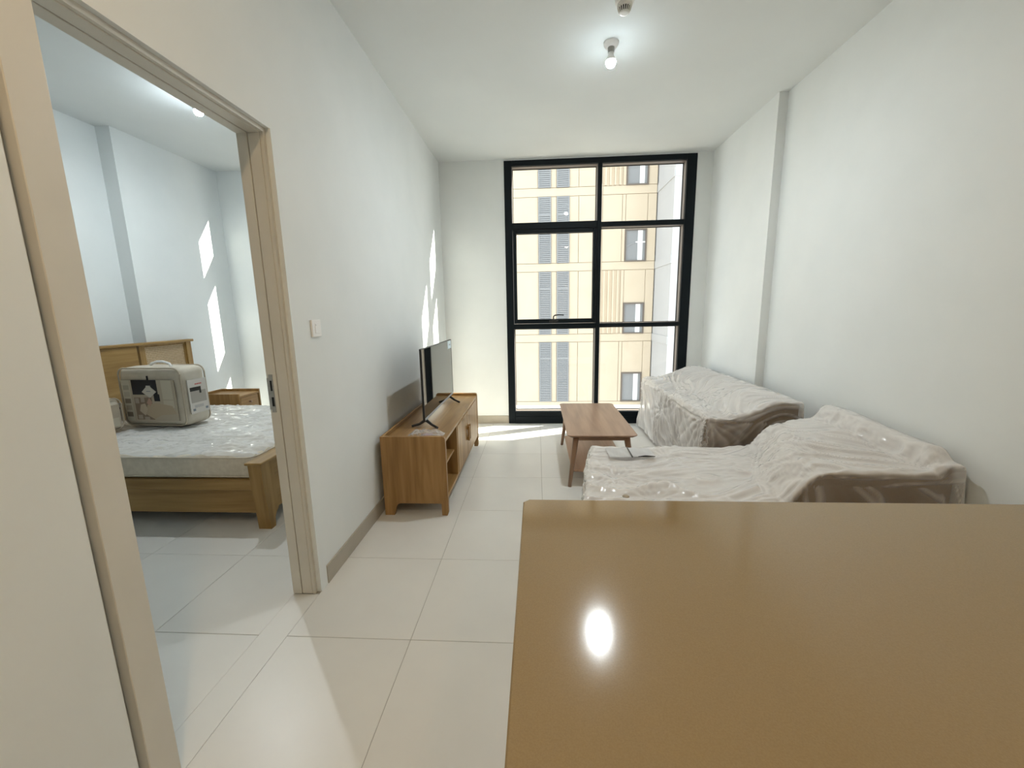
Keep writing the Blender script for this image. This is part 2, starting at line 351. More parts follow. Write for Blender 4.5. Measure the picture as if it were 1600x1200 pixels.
def window(name, label, X_0, X_1, mull, sash_col):
    win = thing(name, label, 'window', ((X_0+X_1)/2, D+.06, 0), kind='structure')
    fy0, fy1 = D-.012, D+.15
    box('frame_jamb', (X_0, fy0, 0), (X_0+.088, fy1, WZ), 'black', win, .003, 1)
    box('frame_jamb', (X_1-.110, fy0, 0), (X_1, fy1, WZ), 'black', win, .003, 1)
    box('frame_head', (X_0+.088, fy0, WZ-.062), (X_1-.110, fy1, WZ), 'black', win, .003, 1)
    box('frame_sill', (X_0+.088, fy0, 0), (X_1-.110, fy1, .158), 'black', win, .003, 1)
    box('frame_sill_step', (X_0+.088, fy0-.006, 0), (X_1-.110, fy0+.004, .095), 'black', win, .002, 1)
    xi0, xi1 = X_0+.088, X_1-.110
    cols = [(xi0, xi1)] if mull is None else [(xi0, mull[0]), (mull[1], xi1)]
    if mull: box('mullion', (mull[0], fy0, .158), (mull[1], fy1, WZ-.062), 'black', win, .003, 1)
    for k, (a, b) in enumerate(cols):
        if k == sash_col:
            box('transom', (a, fy0, 2.395), (b, fy1, 2.47), 'black', win, .003, 1)
            box('transom', (a, fy0, 1.215), (b, fy1, 1.275), 'black', win, .003, 1)
            fixed_pane(win, a+.004, b-.004, 2.474, WZ-.066)
            fixed_pane(win, a+.004, b-.004, .162, 1.211)
            sh = MB(); s0, s1, q0, q1 = a+.006, b-.006, 1.281, 2.389
            yy0, yy1 = D-.028, D+.05
            wl_, wr_, wb, wt_ = .040, .040, .052, .045
            sh.box((s0, yy0, q0), (s0+wl_, yy1, q1), .003, 1); sh.box((s1-wr_, yy0, q0), (s1, yy1, q1), .003, 1)
            sh.box((s0+wl_, yy0, q0), (s1-wr_, yy1, q0+wb), .003, 1); sh.box((s0+wl_, yy0, q1-wt_), (s1-wr_, yy1, q1), .003, 1)
            sash = sh.build('sash', 'black', win)
            box('pane', (s0+wl_, yy1-.02, q0+wb), (s1-wr_, yy1-.014, q1-wt_), 'glass', sash)
            if mull:
                hx = .205; hd = MB(); hz = q0+.026
                hd.box((hx-.055, yy0-.014, hz-.013), (hx+.055, yy0, hz+.013), .004)
                hd.box((hx-.030, yy0-.030, hz-.013), (hx+.030, yy0-.012, hz+.020), .004)
                hd.tube([(hx-.004, yy0-.024, hz+.01), (hx-.004, yy0-.04, hz+.055), (hx+.01, yy0-.046, hz+.070), (hx+.055, yy0-.048, hz+.076), (hx+.12, yy0-.046, hz+.072)], [.008, .0075, .0075, .007, .006], 10)
                hd.build('handle', 'gasket', sash)
        else:
            box('transom', (a, fy0, 2.402), (b, fy1, 2.455), 'black', win, .003, 1)
            box('transom', (a, fy0, 1.225), (b, fy1, 1.270), 'black', win, .003, 1)
            fixed_pane(win, a+.004, b-.004, 2.459, WZ-.066)
            fixed_pane(win, a+.004, b-.004, 1.274, 2.398)
            fixed_pane(win, a+.004, b-.004, .162, 1.221)
    return win
window('window_1', 'tall black aluminium window of six panes with one opening sash', WX0, WX1, (.718, .768), 0)
window('window_2', 'narrow black aluminium bedroom window beside the headboard wall', BX0, BX1, None, 0)
tag(box('trim_1', (WX0-.1, D+.165, .05), (WX1+.1, D+.33, .160), 'sill_stone', None, .004), 'white outer sill ledge below the living room window', 'sill', kind='structure')
tag(box('trim_2', (BX0-.1, D+.165, .05), (BX1+.1, D+.33, .160), 'sill_stone', None, .004), 'white outer sill ledge below the bedroom window', 'sill', kind='structure')

# ================================================================== furniture: sofas under packing film
def sstep(a, b, t):
    t = max(0., min(1., (t-a)/(b-a))); return t*t*(3-2*t)
def ridge(v): return 1-abs(2*v) if abs(v) < .5 else 0.
def rnoise(p):                              # ridged noise, sharp crests
    return (1-min(1., abs(noise.noise(p))*2.2))**2
def wrap_mesh(name, x0, x1, y0, y1, hf, step, zlow, amp, pins, dirf, seed, xmax, smooth_it=5):
    """a sheet laid over the block [x0,x1]x[y0,y1] of height hf(x,y), hanging down its sides to zlow, with pulled folds"""
    def axis(a, b, drop):
        n1 = max(2, int(drop/step)); n2 = max(2, int((b-a)/step))
        return [(a, drop*(n1-k)/n1) for k in range(n1)] + [(a+(b-a)*k/n2, 0.) for k in range(n2+1)] + [(b, drop*(k+1)/n1) for k in range(n1)]
    drop = 1.0
    ax = axis(x0, x1, drop*.7); ay = axis(y0, y1, drop*.7)
    nx, ny = len(ax), len(ay); V = []
    for (x, sx) in ax:
        for (y, sy_) in ay:
            s_ = max(sx, sy_)/.7; hz = hf(x, y); z = hz + (zlow-hz)*s_
            ox = oy = 0.
            if sx > 0 and sy_ > 0:
                b = min(sx, sy_)*(.03+.025*math.sin(14*(sx-sy_)))
                ox = (-b if x == x0 else b); oy = (-b if y == y0 else b)
            fl_ = .015*s_*(1+.6*noise.noise(Vector((x*3, y*3, seed))))
            if sx > sy_: ox += -fl_ if x == x0 else fl_
            elif sy_ > 0: oy += -fl_ if y == y0 else fl_
            V.append(Vector((x+ox, y+oy, z)))
    idx = lambda i, j: i*ny+j
    for _ in range(smooth_it):
        W = [v.copy() for v in V]
        for i in range(nx):
            for j in range(ny):
                if 0 < i < nx-1 and 0 < j < ny-1:
                    W[idx(i, j)] = V[idx(i, j)]*.4 + (V[idx(i-1, j)]+V[idx(i+1, j)]+V[idx(i, j-1)]+V[idx(i, j+1)])*.15
        V = W
    out = []; layers = []
    for i in range(nx):
        for j in range(ny):
            p = V[idx(i, j)]
            du = V[idx(min(i+1, nx-1), j)]-V[idx(max(i-1, 0), j)]; dv = V[idx(i, min(j+1, ny-1))]-V[idx(i, max(j-1, 0))]
            n = du.cross(dv); n = n.normalized() if n.length > 1e-9 else Vector((0, 0, 1))
            d = 0.
            # long soft folds running along a local direction
            dx = dirf(p); side = n.cross(dx); side = side.normalized() if side.length > 1e-6 else Vector((1, 0, 0))
            q = Vector((p.dot(dx)*1.5, p.dot(side)*9.5, seed)) + Vector((0, 0, p.z*1.2))
            warp = noise.noise(p*3.1+Vector((seed, 0, 0)))
            r1 = rnoise(q+Vector((warp*.6, warp*1.3, 0))); d += amp*1.25*r1
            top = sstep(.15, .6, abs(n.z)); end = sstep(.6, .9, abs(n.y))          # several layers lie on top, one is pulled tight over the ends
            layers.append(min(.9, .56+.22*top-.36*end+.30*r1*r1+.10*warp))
            q2 = Vector((p.dot(dx)*3.2, p.dot(side)*25, seed+9)); d += amp*.4*rnoise(q2+Vector((0, warp*2, 0)))
            d += amp*1.3*noise.noise(p*2.3+Vector((0, seed, 0)))
            # folds radiating from the points where the film is gathered
            for (c, rad, cnt, a_) in pins:
                r = p-c; rr = r.length
                if rr < rad*3:
                    t1 = n.orthogonal().normalized(); t2 = n.cross(t1)
                    e1 = Vector((1, .2, .1)); e1 = (e1-n*e1.dot(n)).normalized(); e2 = n.cross(e1)
                    th = math.atan2(r.dot(e2), r.dot(e1))+.35*noise.noise(p*5)
                    f_ = math.exp(-rr/rad)*min(1., rr/.03)
                    d += a_*f_*(abs(math.sin(th*cnt/2))**.6-.5)
                    d -= a_*.9*math.exp(-(rr/(rad*.5))**2)
            out.append(p+n*d*(1-.9*sstep(x1-.10, x1-.02, p.x)))
    W = [v.copy() for v in out]
    for i in range(1, nx-1):
        for j in range(1, ny-1): W[idx(i, j)] = out[idx(i, j)]*.5 + (out[idx(i-1, j)]+out[idx(i+1, j)]+out[idx(i, j-1)]+out[idx(i, j+1)])*.125
    out = W
    for v in out: v.z = max(v.z, .006); v.x = min(v.x, xmax)
    faces = [(idx(i, j), idx(i+1, j), idx(i+1, j+1), idx(i, j+1)) for i in range(nx-1) for j in range(ny-1)]
    me = bpy.data.meshes.new(name); me.from_pydata(out, [], faces); me.polygons.foreach_set('use_smooth', [True]*len(faces)); me.update()
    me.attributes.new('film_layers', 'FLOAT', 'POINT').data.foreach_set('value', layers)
    return me
def body_mesh(name, x0, x1, y0, y1, hf, z0, step=.05):
    nx = max(3, int((x1-x0)/step)); ny = max(3, int((y1-y0)/step)); bm = bmesh.new()
    top = [[bm.verts.new((x0+(x1-x0)*i/nx, y0+(y1-y0)*j/ny, hf(x0+(x1-x0)*i/nx, y0+(y1-y0)*j/ny))) for j in range(ny+1)] for i in range(nx+1)]
    for i in range(nx):
        for j in range(ny): bm.faces.new((top[i][j], top[i+1][j], top[i+1][j+1], top[i][j+1]))
    rim = [top[i][0] for i in range(nx+1)] + [top[nx][j] for j in range(1, ny+1)] + [top[i][ny] for i in range(nx-1, -1, -1)] + [top[0][j] for j in range(ny-1, 0, -1)]
    low = [bm.verts.new((v.co.x, v.co.y, z0)) for v in rim]
    for k in range(len(rim)):
        k2 = (k+1) % len(rim); bm.faces.new((rim[k], low[k], low[k2], rim[k2]))
    bm.faces.new(low)
    bmesh.ops.recalc_face_normals(bm, faces=bm.faces)
    me = bpy.data.meshes.new(name); bm.to_mesh(me); bm.free(); return me
def feet(parent, pts, h=.05):
    for (x, y) in pts: MB().lathe([(.022, 0), (.026, h)], (x, y, 0), 14).build('foot', 'dark_plastic', parent)

# --- two-seater by the window
def h_far(x, y):
    t = sstep(1.42, 1.86, x)
    z = .625 + .125*t
    z += .03*math.exp(-((x-1.60)/.2)**2-((y-4.45)/.35)**2) - .018*math.exp(-((y-3.95)/.10)**2)*(1-t)
    return z - .015*sstep(3.5, 3.05, y)
sf = thing('sofa', 'two-seat sofa wrapped in wrinkled white packing film, standing by the window', 'sofa', (1.63, 4.0, 0))
link('upholstered_body', body_mesh('upholstered_body', 1.285, 1.945, 3.10, 4.90, lambda x, y: h_far(x, y)-.035, .05), 'upholstery', sf)
feet(sf, ((1.33, 3.16), (1.33, 4.84), (1.92, 3.16), (1.92, 4.84)))
pins = [(Vector((1.255, 4.15, .43)), .18, 16, .032), (Vector((1.30, 3.12, .60)), .19, 18, .034), (Vector((1.45, 3.75, .64)), .16, 14, .024), (Vector((1.26, 4.85, .60)), .13, 14, .022), (Vector((1.25, 3.62, .22)), .18, 14, .030)]
def dir_far(p):
    return Vector((.55, .45, .7)).normalized() if p.z < .58 else Vector((.75, .66, .05)).normalized()
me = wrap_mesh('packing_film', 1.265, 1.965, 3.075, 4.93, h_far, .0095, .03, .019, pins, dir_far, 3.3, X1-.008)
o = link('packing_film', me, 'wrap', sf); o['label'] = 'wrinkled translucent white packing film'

# --- chaise unit by the counter
def h_near(x, y):
    # chaise platform, block of arm and cushions, back rail at the wall
    edge = 1.23 + .26*sstep(2.15, 2.85, y)
    t = sstep(edge-.03, edge+.16, x)
    z = .455 + .175*t - .02*sstep(2.3, 2.7, y)*t
    z += .055*sstep(1.62, 1.9, x)*sstep(2.25, 2.75, y)
    z += .10*sstep(1.90, 1.975, x)*(1-.55*sstep(2.10, 2.02, y))
    z += .02*math.exp(-((x-1.62)/.2)**2-((y-2.5)/.3)**2)
    return z
ch = thing('sofa', 'chaise sofa unit under creased white packing film with a shaded brown end', 'sofa', (1.2, 2.42, 0))
chaise_body = link('upholstered_body', body_mesh('upholstered_body', .345, 2.015, 2.005, 2.85, lambda x, y: h_near(x, y)-.04, .05), 'upholstery', ch)
feet(ch, ((.38, 2.07), (.46, 2.79), (1.98, 2.07), (1.98, 2.79)))
pins = [(Vector((.47, 2.33, .455)), .15, 18, .026), (Vector((1.47, 2.42, .57)), .14, 16, .030), (Vector((.66, 2.06, .455)), .14, 16, .022), (Vector((.86, 2.70, .46)), .12, 12, .014)]
def dir_near(p):
    if p.z < .5: return Vector((1, .18, 0)).normalized()
    return Vector((.86, -.5, .05)).normalized()
def dir_near2(p):
    if p.y < 2.03 and p.z < .57: return Vector((.45, 0, -.9)).normalized()
    return dir_near(p)
def taper(me):                        # the chaise end is not quite square
    for v in me.vertices: v.co.x += .075*((v.co.y-2.43)/.45)*(1-sstep(.35, 1.1, v.co.x))
    return me
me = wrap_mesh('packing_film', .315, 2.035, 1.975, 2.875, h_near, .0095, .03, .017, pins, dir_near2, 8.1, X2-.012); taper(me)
taper(chaise_body.data)
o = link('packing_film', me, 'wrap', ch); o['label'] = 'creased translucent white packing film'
MB().lathe([(.017, 0), (.019, .004), (.015, .008)], (.462, 2.062, .458), 18).build('film_plug', flat('plug', (.36, .29, .20)), ch, True)

# packing slip left on the chaise
ps = thing('packing_slip', 'clear sleeve with white sheets and black edges lying on the chaise', 'packing slip', (.62, 2.69, .475))
for (a, b, c_, d_) in ((.47, .612, 2.605, 2.79), (.622, .77, 2.61, 2.79)):
    bm = bmesh.new(); n = 8
    g = [[bm.verts.new((a+(b-a)*i/n, c_+(d_-c_)*j/n, .481+.002*math.sin(i*1.1+j*.7))) for j in range(n+1)] for i in range(n+1)]
    for i in range(n):
        for j in range(n): bm.faces.new((g[i][j], g[i+1][j], g[i+1][j+1], g[i][j+1]))
    r = bmesh.ops.solidify(bm, geom=bm.faces[:], thickness=.0015)
    mm = MB(); mm.bm.free(); mm.bm = bm; mm.build('sheet', flat('slip_paper', (.92, .92, .92), .35), ps)
MB().tube([(.617, 2.60, .484), (.618, 2.69, .486), (.622, 2.79, .484)], .0045, 8).build('black_edge', 'dark_plastic', ps)
MB().tube([(.655, 2.603, .486), (.70, 2.600, .489), (.765, 2.605, .486)], [.002, .007, .002], 8).build('black_edge', 'dark_plastic', ps)

# ================================================================== television console
tc = thing('tv_console', 'oak television console with open cubby and two doors beside the white wall', 'console', (-.875, 3.48, 0))
cx0, cx1, cy0, cy1, ctop, clip = -1.108, -.645, 2.70, 4.262, .562, .588
def end_panel(y):
    poly = [(cx0, clip), (cx0, 0), (cx0+.070, 0)]
    for k in range(7):
        a = math.radians(90*k/6); poly.append((cx0+.078+.035*math.sin(a)*1.0, .055+.037*math.sin(a) if k else .055))
    poly = [(cx0, clip), (cx0, 0), (cx0+.068, 0), (cx0+.078, .045), (cx0+.085, .066), (cx0+.097, .082), (cx0+.115, .091), (cx1-.048, .091), (cx1-.046, 0), (cx1-.008, 0), (cx1, .02), (cx1, clip-.02), (cx1-.006, clip-.006), (cx1-.02, clip)]
    return MB().prism(poly, 'y', y, y+.028)
end_panel(cy0).build('end_panel', 'oak_z', tc); end_panel(cy1-.028).build('end_panel', 'oak_z', tc)
box('top_board', (cx0+.018, cy0+.028, ctop-.022), (cx1-.004, cy1-.028, ctop), 'oak_y', tc, .002, 1)
box('back_rail', (cx0, cy0+.028, .10), (cx0+.018, cy1-.028, clip), 'oak_y', tc, .002, 1)
box('bottom_board', (cx0+.018, cy0+.028, .118), (cx1-.004, cy1-.028, .142), 'oak_y', tc, .002, 1)
box('divider', (cx0+.018, 3.125, .142), (cx1-.004, 3.150, ctop-.022), 'oak_z', tc)
box('shelf', (cx0+.018, cy0+.028, .335), (cx1-.03, 3.125, .353), 'oak_y', tc, .002, 1)
box('front_stile', (cx1-.03, 4.145, .142), (cx1-.004, cy1-.028, ctop-.022), 'oak_z', tc)
for (a, b, hy) in ((3.153, 3.6035, 3.575), (3.6085, 4.141, 3.637)):
    dd = box('door', (cx1-.022, a, .148), (cx1, b, ctop-.026), 'oak_z', tc, .0025, 1)
    hd = MB(); hd.box((cx1, hy-.012, .285), (cx1+.014, hy+.012, .315), .002, 1); hd.box((cx1, hy-.012, .385), (cx1+.014, hy+.012, .413), .002, 1); hd.box((cx1+.010, hy-.014, .28), (cx1+.026, hy+.014, .418), .004)
    hd.build('handle', 'oak_z', dd)
for yy in (cy0+.014, cy1-.014):
    MB().box((cx1-.042, yy-.012, 0), (cx1-.012, yy+.012, .004)).build('glide', 'rubber', tc)

# television
TX = -.872; ty0, ty1, tz0, tz1 = 3.005, 4.085, .618, 1.172
tv = thing('television', 'thin black flat-screen television on splayed feet on the console', 'television', (TX, 3.545, ctop))
box('back_case', (TX-.010, ty0, tz0), (TX+.004, ty1, tz1), 'dark_plastic', tv, .003)
box('electronics_hump', (TX-.045, ty0+.12, tz0+.01), (TX-.010, ty1-.12, tz0+.26), 'dark_plastic', tv, .012)
m = MB(); e = .007
m.box((TX+.004, ty0, tz0), (TX+.008, ty0+e, tz1)); m.box((TX+.004, ty1-e, tz0), (TX+.008, ty1, tz1)); m.box((TX+.004, ty0+e, tz1-e), (TX+.008, ty1-e, tz1))
m.build('bezel', 'dark_plastic', tv)
box('chin', (TX+.004, ty0+e, tz0), (TX+.009, ty1-e, tz0+.018), 'grey_plastic', tv, .001, 1)
sc = box('screen', (TX+.004, ty0+e, tz0+.018), (TX+.0065, ty1-e, tz1-e), 'screen', tv)
stk = box('sticker', (TX+.0065, ty1-.16, tz1-.085), (TX+.0072, ty1-.012, tz1-.010), flat('sticker', (.62, .74, .80), .4), sc); stk['label'] = 'pale blue energy sticker'
for k in range(3): box('sticker_print', (TX+.0072, ty1-.10+.02*k, tz1-.055), (TX+.0076, ty1-.088+.02*k, tz1-.04), flat('print_grey', (.22, .25, .28)), stk)
for yy in (3.06, 3.955):
    m = MB()
    m.tube([(TX-.004, yy+.02, tz0+.03), (TX-.004, yy+.005, tz0-.005), (TX-.05, yy-.012, ctop+.022), (TX-.108, yy-.028, ctop+.009)], [.013, .013, .010, .009], 8)
    m.tube([(TX-.004, yy+.005, tz0-.005), (TX+.05, yy-.03, ctop+.022), (TX+.106, yy-.075, ctop+.009)], [.013, .010, .009], 8)
    m.build('foot', 'dark_plastic', tv)

# pouch of screws on the console
pb = thing('accessory_pouch', 'crumpled clear plastic pouch of small parts on the console end', 'pouch', (-.80, 2.80, ctop))
def crumple(x0, x1, y0, y1, z0, hh, n, seed):
    bm = bmesh.new(); g = []
    for i in range(n+1):
        row = []
        for j in range(n+1):
            u, v = i/n, j/n; e = min(1, 5*min(u, 1-u, v, 1-v))
            z = z0+.003+e*hh*(.45+.55*rnoise(Vector((u*3.3, v*3.3, seed)))) + .004*noise.noise(Vector((u*9, v*9, seed)))
            row.append(bm.verts.new((x0+(x1-x0)*u+.01*noise.noise(Vector((u*4, v*4, seed+3))), y0+(y1-y0)*v+.01*noise.noise(Vector((u*4, v*4, seed+5))), max(z0+.0015, z))))
        g.append(row)
    for i in range(n):
        for j in range(n): bm.faces.new((g[i][j], g[i+1][j], g[i+1][j+1], g[i][j+1]))
    mm = MB(); mm.bm.free(); mm.bm = bm; return mm
crumple(-.94, -.68, 2.735, 2.87, ctop, .045, 22, 2.2).build('film', 'clear', pb, True)
MB().box((-.83, 2.775, ctop+.002), (-.76, 2.83, ctop+.014), .004).build('parts_packet', flat('packet_mauve', (.42, .27, .33), .5), pb)
for k in range(5): MB().lathe([(.005, 0), (.005, .02), (.002, .022)], (-.90+.03*k, 2.79+.013*(k % 3), ctop+.001), 8).build('screw', 'steel', pb)

# ================================================================== coffee table
ct = thing('coffee_table', 'walnut coffee table with rounded top, splayed legs and low shelf', 'coffee table', (.52, 3.79, 0))
tx0, tx1, ky0, ky1, kz = .236, .803, 3.20, 4.375, .44
def slab(x0, x1, y0, y1, r, layers):
    m = MB(); rings = []
    for inset, z in layers:
        rings.append([m.bm.verts.new((x, y, z)) for x, y in rrect(x0+inset, x1-inset, y0+inset, y1-inset, max(.004, r-inset), 7)])
    n = len(rings[0])
    for a, b in zip(rings, rings[1:]):
        for k in range(n): m.bm.faces.new((a[k], a[(k+1) % n], b[(k+1) % n], b[k]))
    m.bm.faces.new(rings[0][::-1]); m.bm.faces.new(rings[-1]); return m
slab(tx0, tx1, ky0, ky1, .045, [(.030, kz-.024), (.002, kz-.008), (0, kz-.004), (.002, kz)]).build('table_top', 'wal_y', ct)
m = MB(); i0 = .058
box('apron', (tx0+i0, ky0+i0, kz-.058), (tx1-i0, ky0+i0+.02, kz-.024), 'wal_x', ct)
box('apron', (tx0+i0, ky1-i0-.02, kz-.058), (tx1-i0, ky1-i0, kz-.024), 'wal_x', ct)
box('apron', (tx0+i0, ky0+i0+.02, kz-.058), (tx0+i0+.02, ky1-i0-.02, kz-.024), 'wal_y', ct)
box('apron', (tx1-i0-.02, ky0+i0+.02, kz-.058), (tx1-i0, ky1-i0-.02, kz-.024), 'wal_y', ct)
m.bm.free()
for sx in (0, 1):
    for sy_ in (0, 1):
        fx = tx0+.022 if sx == 0 else tx1-.022; fy = ky0+.01 if sy_ == 0 else ky1-.09
        lx = tx0+.078 if sx == 0 else tx1-.078; ly = ky0+.07 if sy_ == 0 else ky1-.085
        MB().tube([(fx, fy, .0), (fx+(lx-fx)*.5, fy+(ly-fy)*.5, .21), (lx, ly, kz-.025)], [.0145, .020, .026], 14).build('leg', 'wal_z', ct, True)
slab(tx0+.045, tx1-.045, ky0+.07, ky1-.16, .02, [(.002, .105), (0, .108), (0, .122), (.003, .125)]).build('shelf', 'wal_lit', ct)

# ================================================================== kitchen counter (peninsula)
kc = thing('kitchen_counter', 'glossy taupe quartz counter of the kitchen peninsula', 'counter', (1.0, .7, 0))
KZ = .88
m = MB(); poly = [(-.045, .25), (X2-.012, .25), (X2-.012, 1.156), (-.030, 1.156), (-.045, 1.141)]
rings = []
for z, ins in ((KZ-.04, .0), (KZ-.003, 0), (KZ, .003)):
    rings.append([m.bm.verts.new((x+(ins if x < 1 else -ins), y+(ins if y < .7 else -ins), z)) for x, y in poly])
for a, b in zip(rings, rings[1:]):
    for k in range(5): m.bm.faces.new((a[k], a[(k+1) % 5], b[(k+1) % 5], b[k]))
m.bm.faces.new(rings[0][::-1]); m.bm.faces.new(rings[-1])
m.build('worktop', 'counter', kc)
box('plinth', (.06, .36, 0), (X2-.014, .99, .10), 'dark_plastic', kc)
box('end_panel', (.0, .30, 0.0), (.02, 1.05, KZ-.04), 'counter_body', kc)
box('back_panel', (.02, 1.03, 0.0), (X2-.014, 1.05, KZ-.04), 'counter_body', kc)
box('carcass', (.021, .34, .10), (X2-.014, 1.029, KZ-.041), 'counter_body', kc)
for k in range(4):
    a = .024+k*.51
    dd = box('door', (a, .318, .105), (a+.505, .339, KZ-.05), 'counter_body', kc, .002, 1)
    box('handle', (a+.2, .303, KZ-.10), (a+.32, .318, KZ-.088), 'steel', dd, .003)

# ================================================================== ceiling fittings and switch
def bulb_light(x, y, watts, label, glow):
    t = thing('ceiling_light', label, 'light bulb', (x, y, H))
    def part(prof, nm, mtl): return MB().lathe([(r, h*.87) for r, h in prof], (x, y, H), 28, sign=-1).build(nm, mtl, t, True)
    part([(.030, .034), (.040, .028), (.048, .012), (.050, 0)], 'ceiling_rose', 'white_plastic')
    part([(.018, .066), (.021, .064), (.022, .030), (.024, .028)], 'lamp_holder', 'grey_plastic')
    part([(.0325, .1255), (.032, .120), (.027, .106), (.021, .095), (.018, .086), (.017, .067)], 'bulb_base', 'white_plastic')
    # frosted dome: most of the light leaves through its lower cap, the shoulder only glows
    part([(.022, .1625), (.0285, .1555), (.0325, .146), (.0340, .135), (.0330, .126)], 'bulb_shoulder', emis('bulb_shoulder_glow', (.80, .93, 1.0), glow))
    b = part([(.004, .1662), (.014, .1655), (.0215, .163)], 'bulb', emis('bulb_glow', (.90, .97, 1.0), watts/(math.pi*.0215**2*math.pi))); b['label'] = 'glowing white bulb'
    return t
bulb_light(.506, 3.11, BULB_W, 'bare glowing bulb on the ceiling in front of the tall window', 26.0)
bulb_light(-2.70, 3.47, BED_BULB_W, 'bare glowing bulb on the bedroom ceiling above the bed', 90.0)

sdx, sdy = .512, 2.712
def dl(prof, c, n=36, sign=-1): return MB().lathe([(r*.84, h*.86) for r, h in prof], c, n, sign=sign)
sdt = thing('smoke_detector', 'round white smoke detector with dark slots on the ceiling', 'smoke detector', (sdx, sdy, H))
dl([(.050, .040), (.060, .036), (.064, .018), (.065, 0)], (sdx, sdy, H), 36, sign=-1).build('base', 'white_plastic', sdt, True)
dl([(.020, .094), (.030, .092), (.034, .088), (.0345, .086)], (sdx, sdy, H), 36, sign=-1).build('cap', 'white_plastic', sdt, True)
dl([(.030, .086), (.038, .064), (.040, .058)], (sdx, sdy, H), 30, sign=-1).build('chamber', 'dark_plastic', sdt, True)
dl([(.046, .060), (.052, .054), (.050, .040)], (sdx, sdy, H), 36, sign=-1).build('collar', 'white_plastic', sdt, True)
for k in range(18):
    a = 2*math.pi*k/18
    MB().tube([(sdx+.0286*math.cos(a), sdy+.0286*math.sin(a), H-.0757), (sdx+.0386*math.cos(a), sdy+.0386*math.sin(a), H-.0507)], .0028, 6).build('rib', 'white_plastic', sdt)
dl([(.006, .006), (.006, 0)], (sdx-.036, sdy-.026, H-.0447), 12, sign=-1).build('indicator', 'white_plastic', sdt, True)

sw = thing('light_switch', 'square white light switch on the wall beside the doorway', 'light switch', (X0, 2.076, 1.37))
box('plate', (X0, 2.034, 1.327), (X0+.011, 2.119, 1.414), 'white_plastic', sw, .003)
rk = box('rocker', (X0+.011, 2.058, 1.345), (X0+.0135, 2.096, 1.396), 'white_plastic', sw, .001, 1)
box('rocker_mark', (X0+.0135, 2.060, 1.386), (X0+.0139, 2.068, 1.389), 'grey_plastic', rk)

def downlight(x, y, label):
    t = thing('kitchen_downlight', label, 'downlight', (x, y, H), 'kitchen downlights')
    m = MB(); m.lathe([(.062, .004), (.060, 0)], (x, y, H), 24, sign=-1); m.build('trim_ring', 'white_plastic', t, True)
    m = MB(); m.lathe([(.046, .0065), (.048, .0045)], (x, y, H), 24, sign=-1)
    m.build('lens', emis('warm_lens', (1, .70, .40), KITCHEN_W/(math.pi*.048**2*math.pi)), t)
downlight(-.50, .22, 'recessed warm kitchen downlight on the bedroom partition side')
downlight(.85, -1.7, 'recessed warm kitchen downlight on the sofa wall side')

# ================================================================== bedroom
bed = thing('bed', 'oak bed frame with low footboard and tall cane-panelled headboard', 'bed', (-2.85, 3.31, 0))
byn, byf = 2.455, 4.165                     # near and far outer faces
fx0, fx1 = -1.915, -1.825                   # foot end
hx0, hx1 = XB1+.004, XB1+.054               # headboard
def rail(y0, y1):
    box('side_rail', (hx1, y0, .093), (fx0-.001, y1, .262), 'boak_x', bed, .002, 1)
    box('side_rail_cap', (hx1, y0-.012 if y0 < 3 else y0, .262), (fx0-.001, y1 if y0 < 3 else y1+.012, .338), 'boak_x', bed, .004, 1)
rail(byn+.075, byn+.11); rail(byf-.11, byf-.075)
def foot_post(y0, y1, mirror):
    yc = (lambda v: byn+v) if not mirror else (lambda v: byf-v)
    poly = [(yc(0.0), .47), (yc(.006), .30), (yc(.024), .09), (yc(.030), 0), (yc(.078), 0), (yc(.084), .06), (yc(.10), .09), (yc(.13), .112), (yc(.13), .47)]
    MB().prism(poly, 'x', fx0, fx1).build('foot_post', 'boak_z', bed)
foot_post(0, 0, False); foot_post(0, 0, True)
box('footboard', (fx0+.012, byn+.13, .112), (fx1-.012, byf-.13, .47), 'boak_y', bed, .002, 1)
box('footboard_cap', (fx0-.014, byn-.014, .47), (fx1+.014, byf+.014, .488), 'boak_y', bed, .004, 1)
# headboard: stiles, solid centre, two cane panels, cap
hy0, hy1, hz = 2.27, 4.345, 1.175
box('headboard_cap', (hx0-.002, hy0-.02, hz), (hx1+.022, hy1+.02, hz+.026), 'boak_y', bed, .005, 1)
for a, b in ((hy0, hy0+.062), (hy1-.062, hy1)): box('headboard_stile', (hx0, a, 0), (hx1, b, hz), 'boak_z', bed, .002, 1)
box('headboard_panel', (hx0, 2.90, .20), (hx1+.004, 3.715, hz), 'boak_y', bed, .003, 1)
for a, b in ((3.755, hy1-.062), (hy0+.062, 2.86)):
    fr = MB()
    fr.box((hx0+.006, a, .25), (hx1-.016, a+.058, hz)); fr.box((hx0+.006, b-.02, .25), (hx1-.016, b, hz))
    fr.box((hx0+.006, a+.058, hz-.024), (hx1-.016, b-.02, hz)); fr.box((hx0+.006, a+.058, .25), (hx1-.016, b-.02, .33))
    cf = fr.build('cane_frame', 'boak_z', bed)
    box('cane_backing', (hx0+.006, a+.058, .33), (hx0+.012, b-.02, hz-.024), 'rattan_back', cf)
    wv = MB(); p = .0175; ya, yb, za, zb = a+.058, b-.02, .33, hz-.024
    k = 0; y = ya+.006
    while y < yb-.006:
        wv.box((hx0+.022, y, za), (hx0+.025, y+.0085, zb)); y += p
    z = za+.006
    while z < zb-.004:
        wv.box((hx0+.0255, ya, z), (hx0+.028, yb, z+.0085)); z += p
    q = wv.build('cane_weave', 'rattan', cf); q['kind'] = 'stuff'; q['label'] = 'woven cane panel'
box('slat_deck', (hx1+.01, byn+.115, .25), (fx0-.01, byf-.115, .29), 'boak_x', bed)

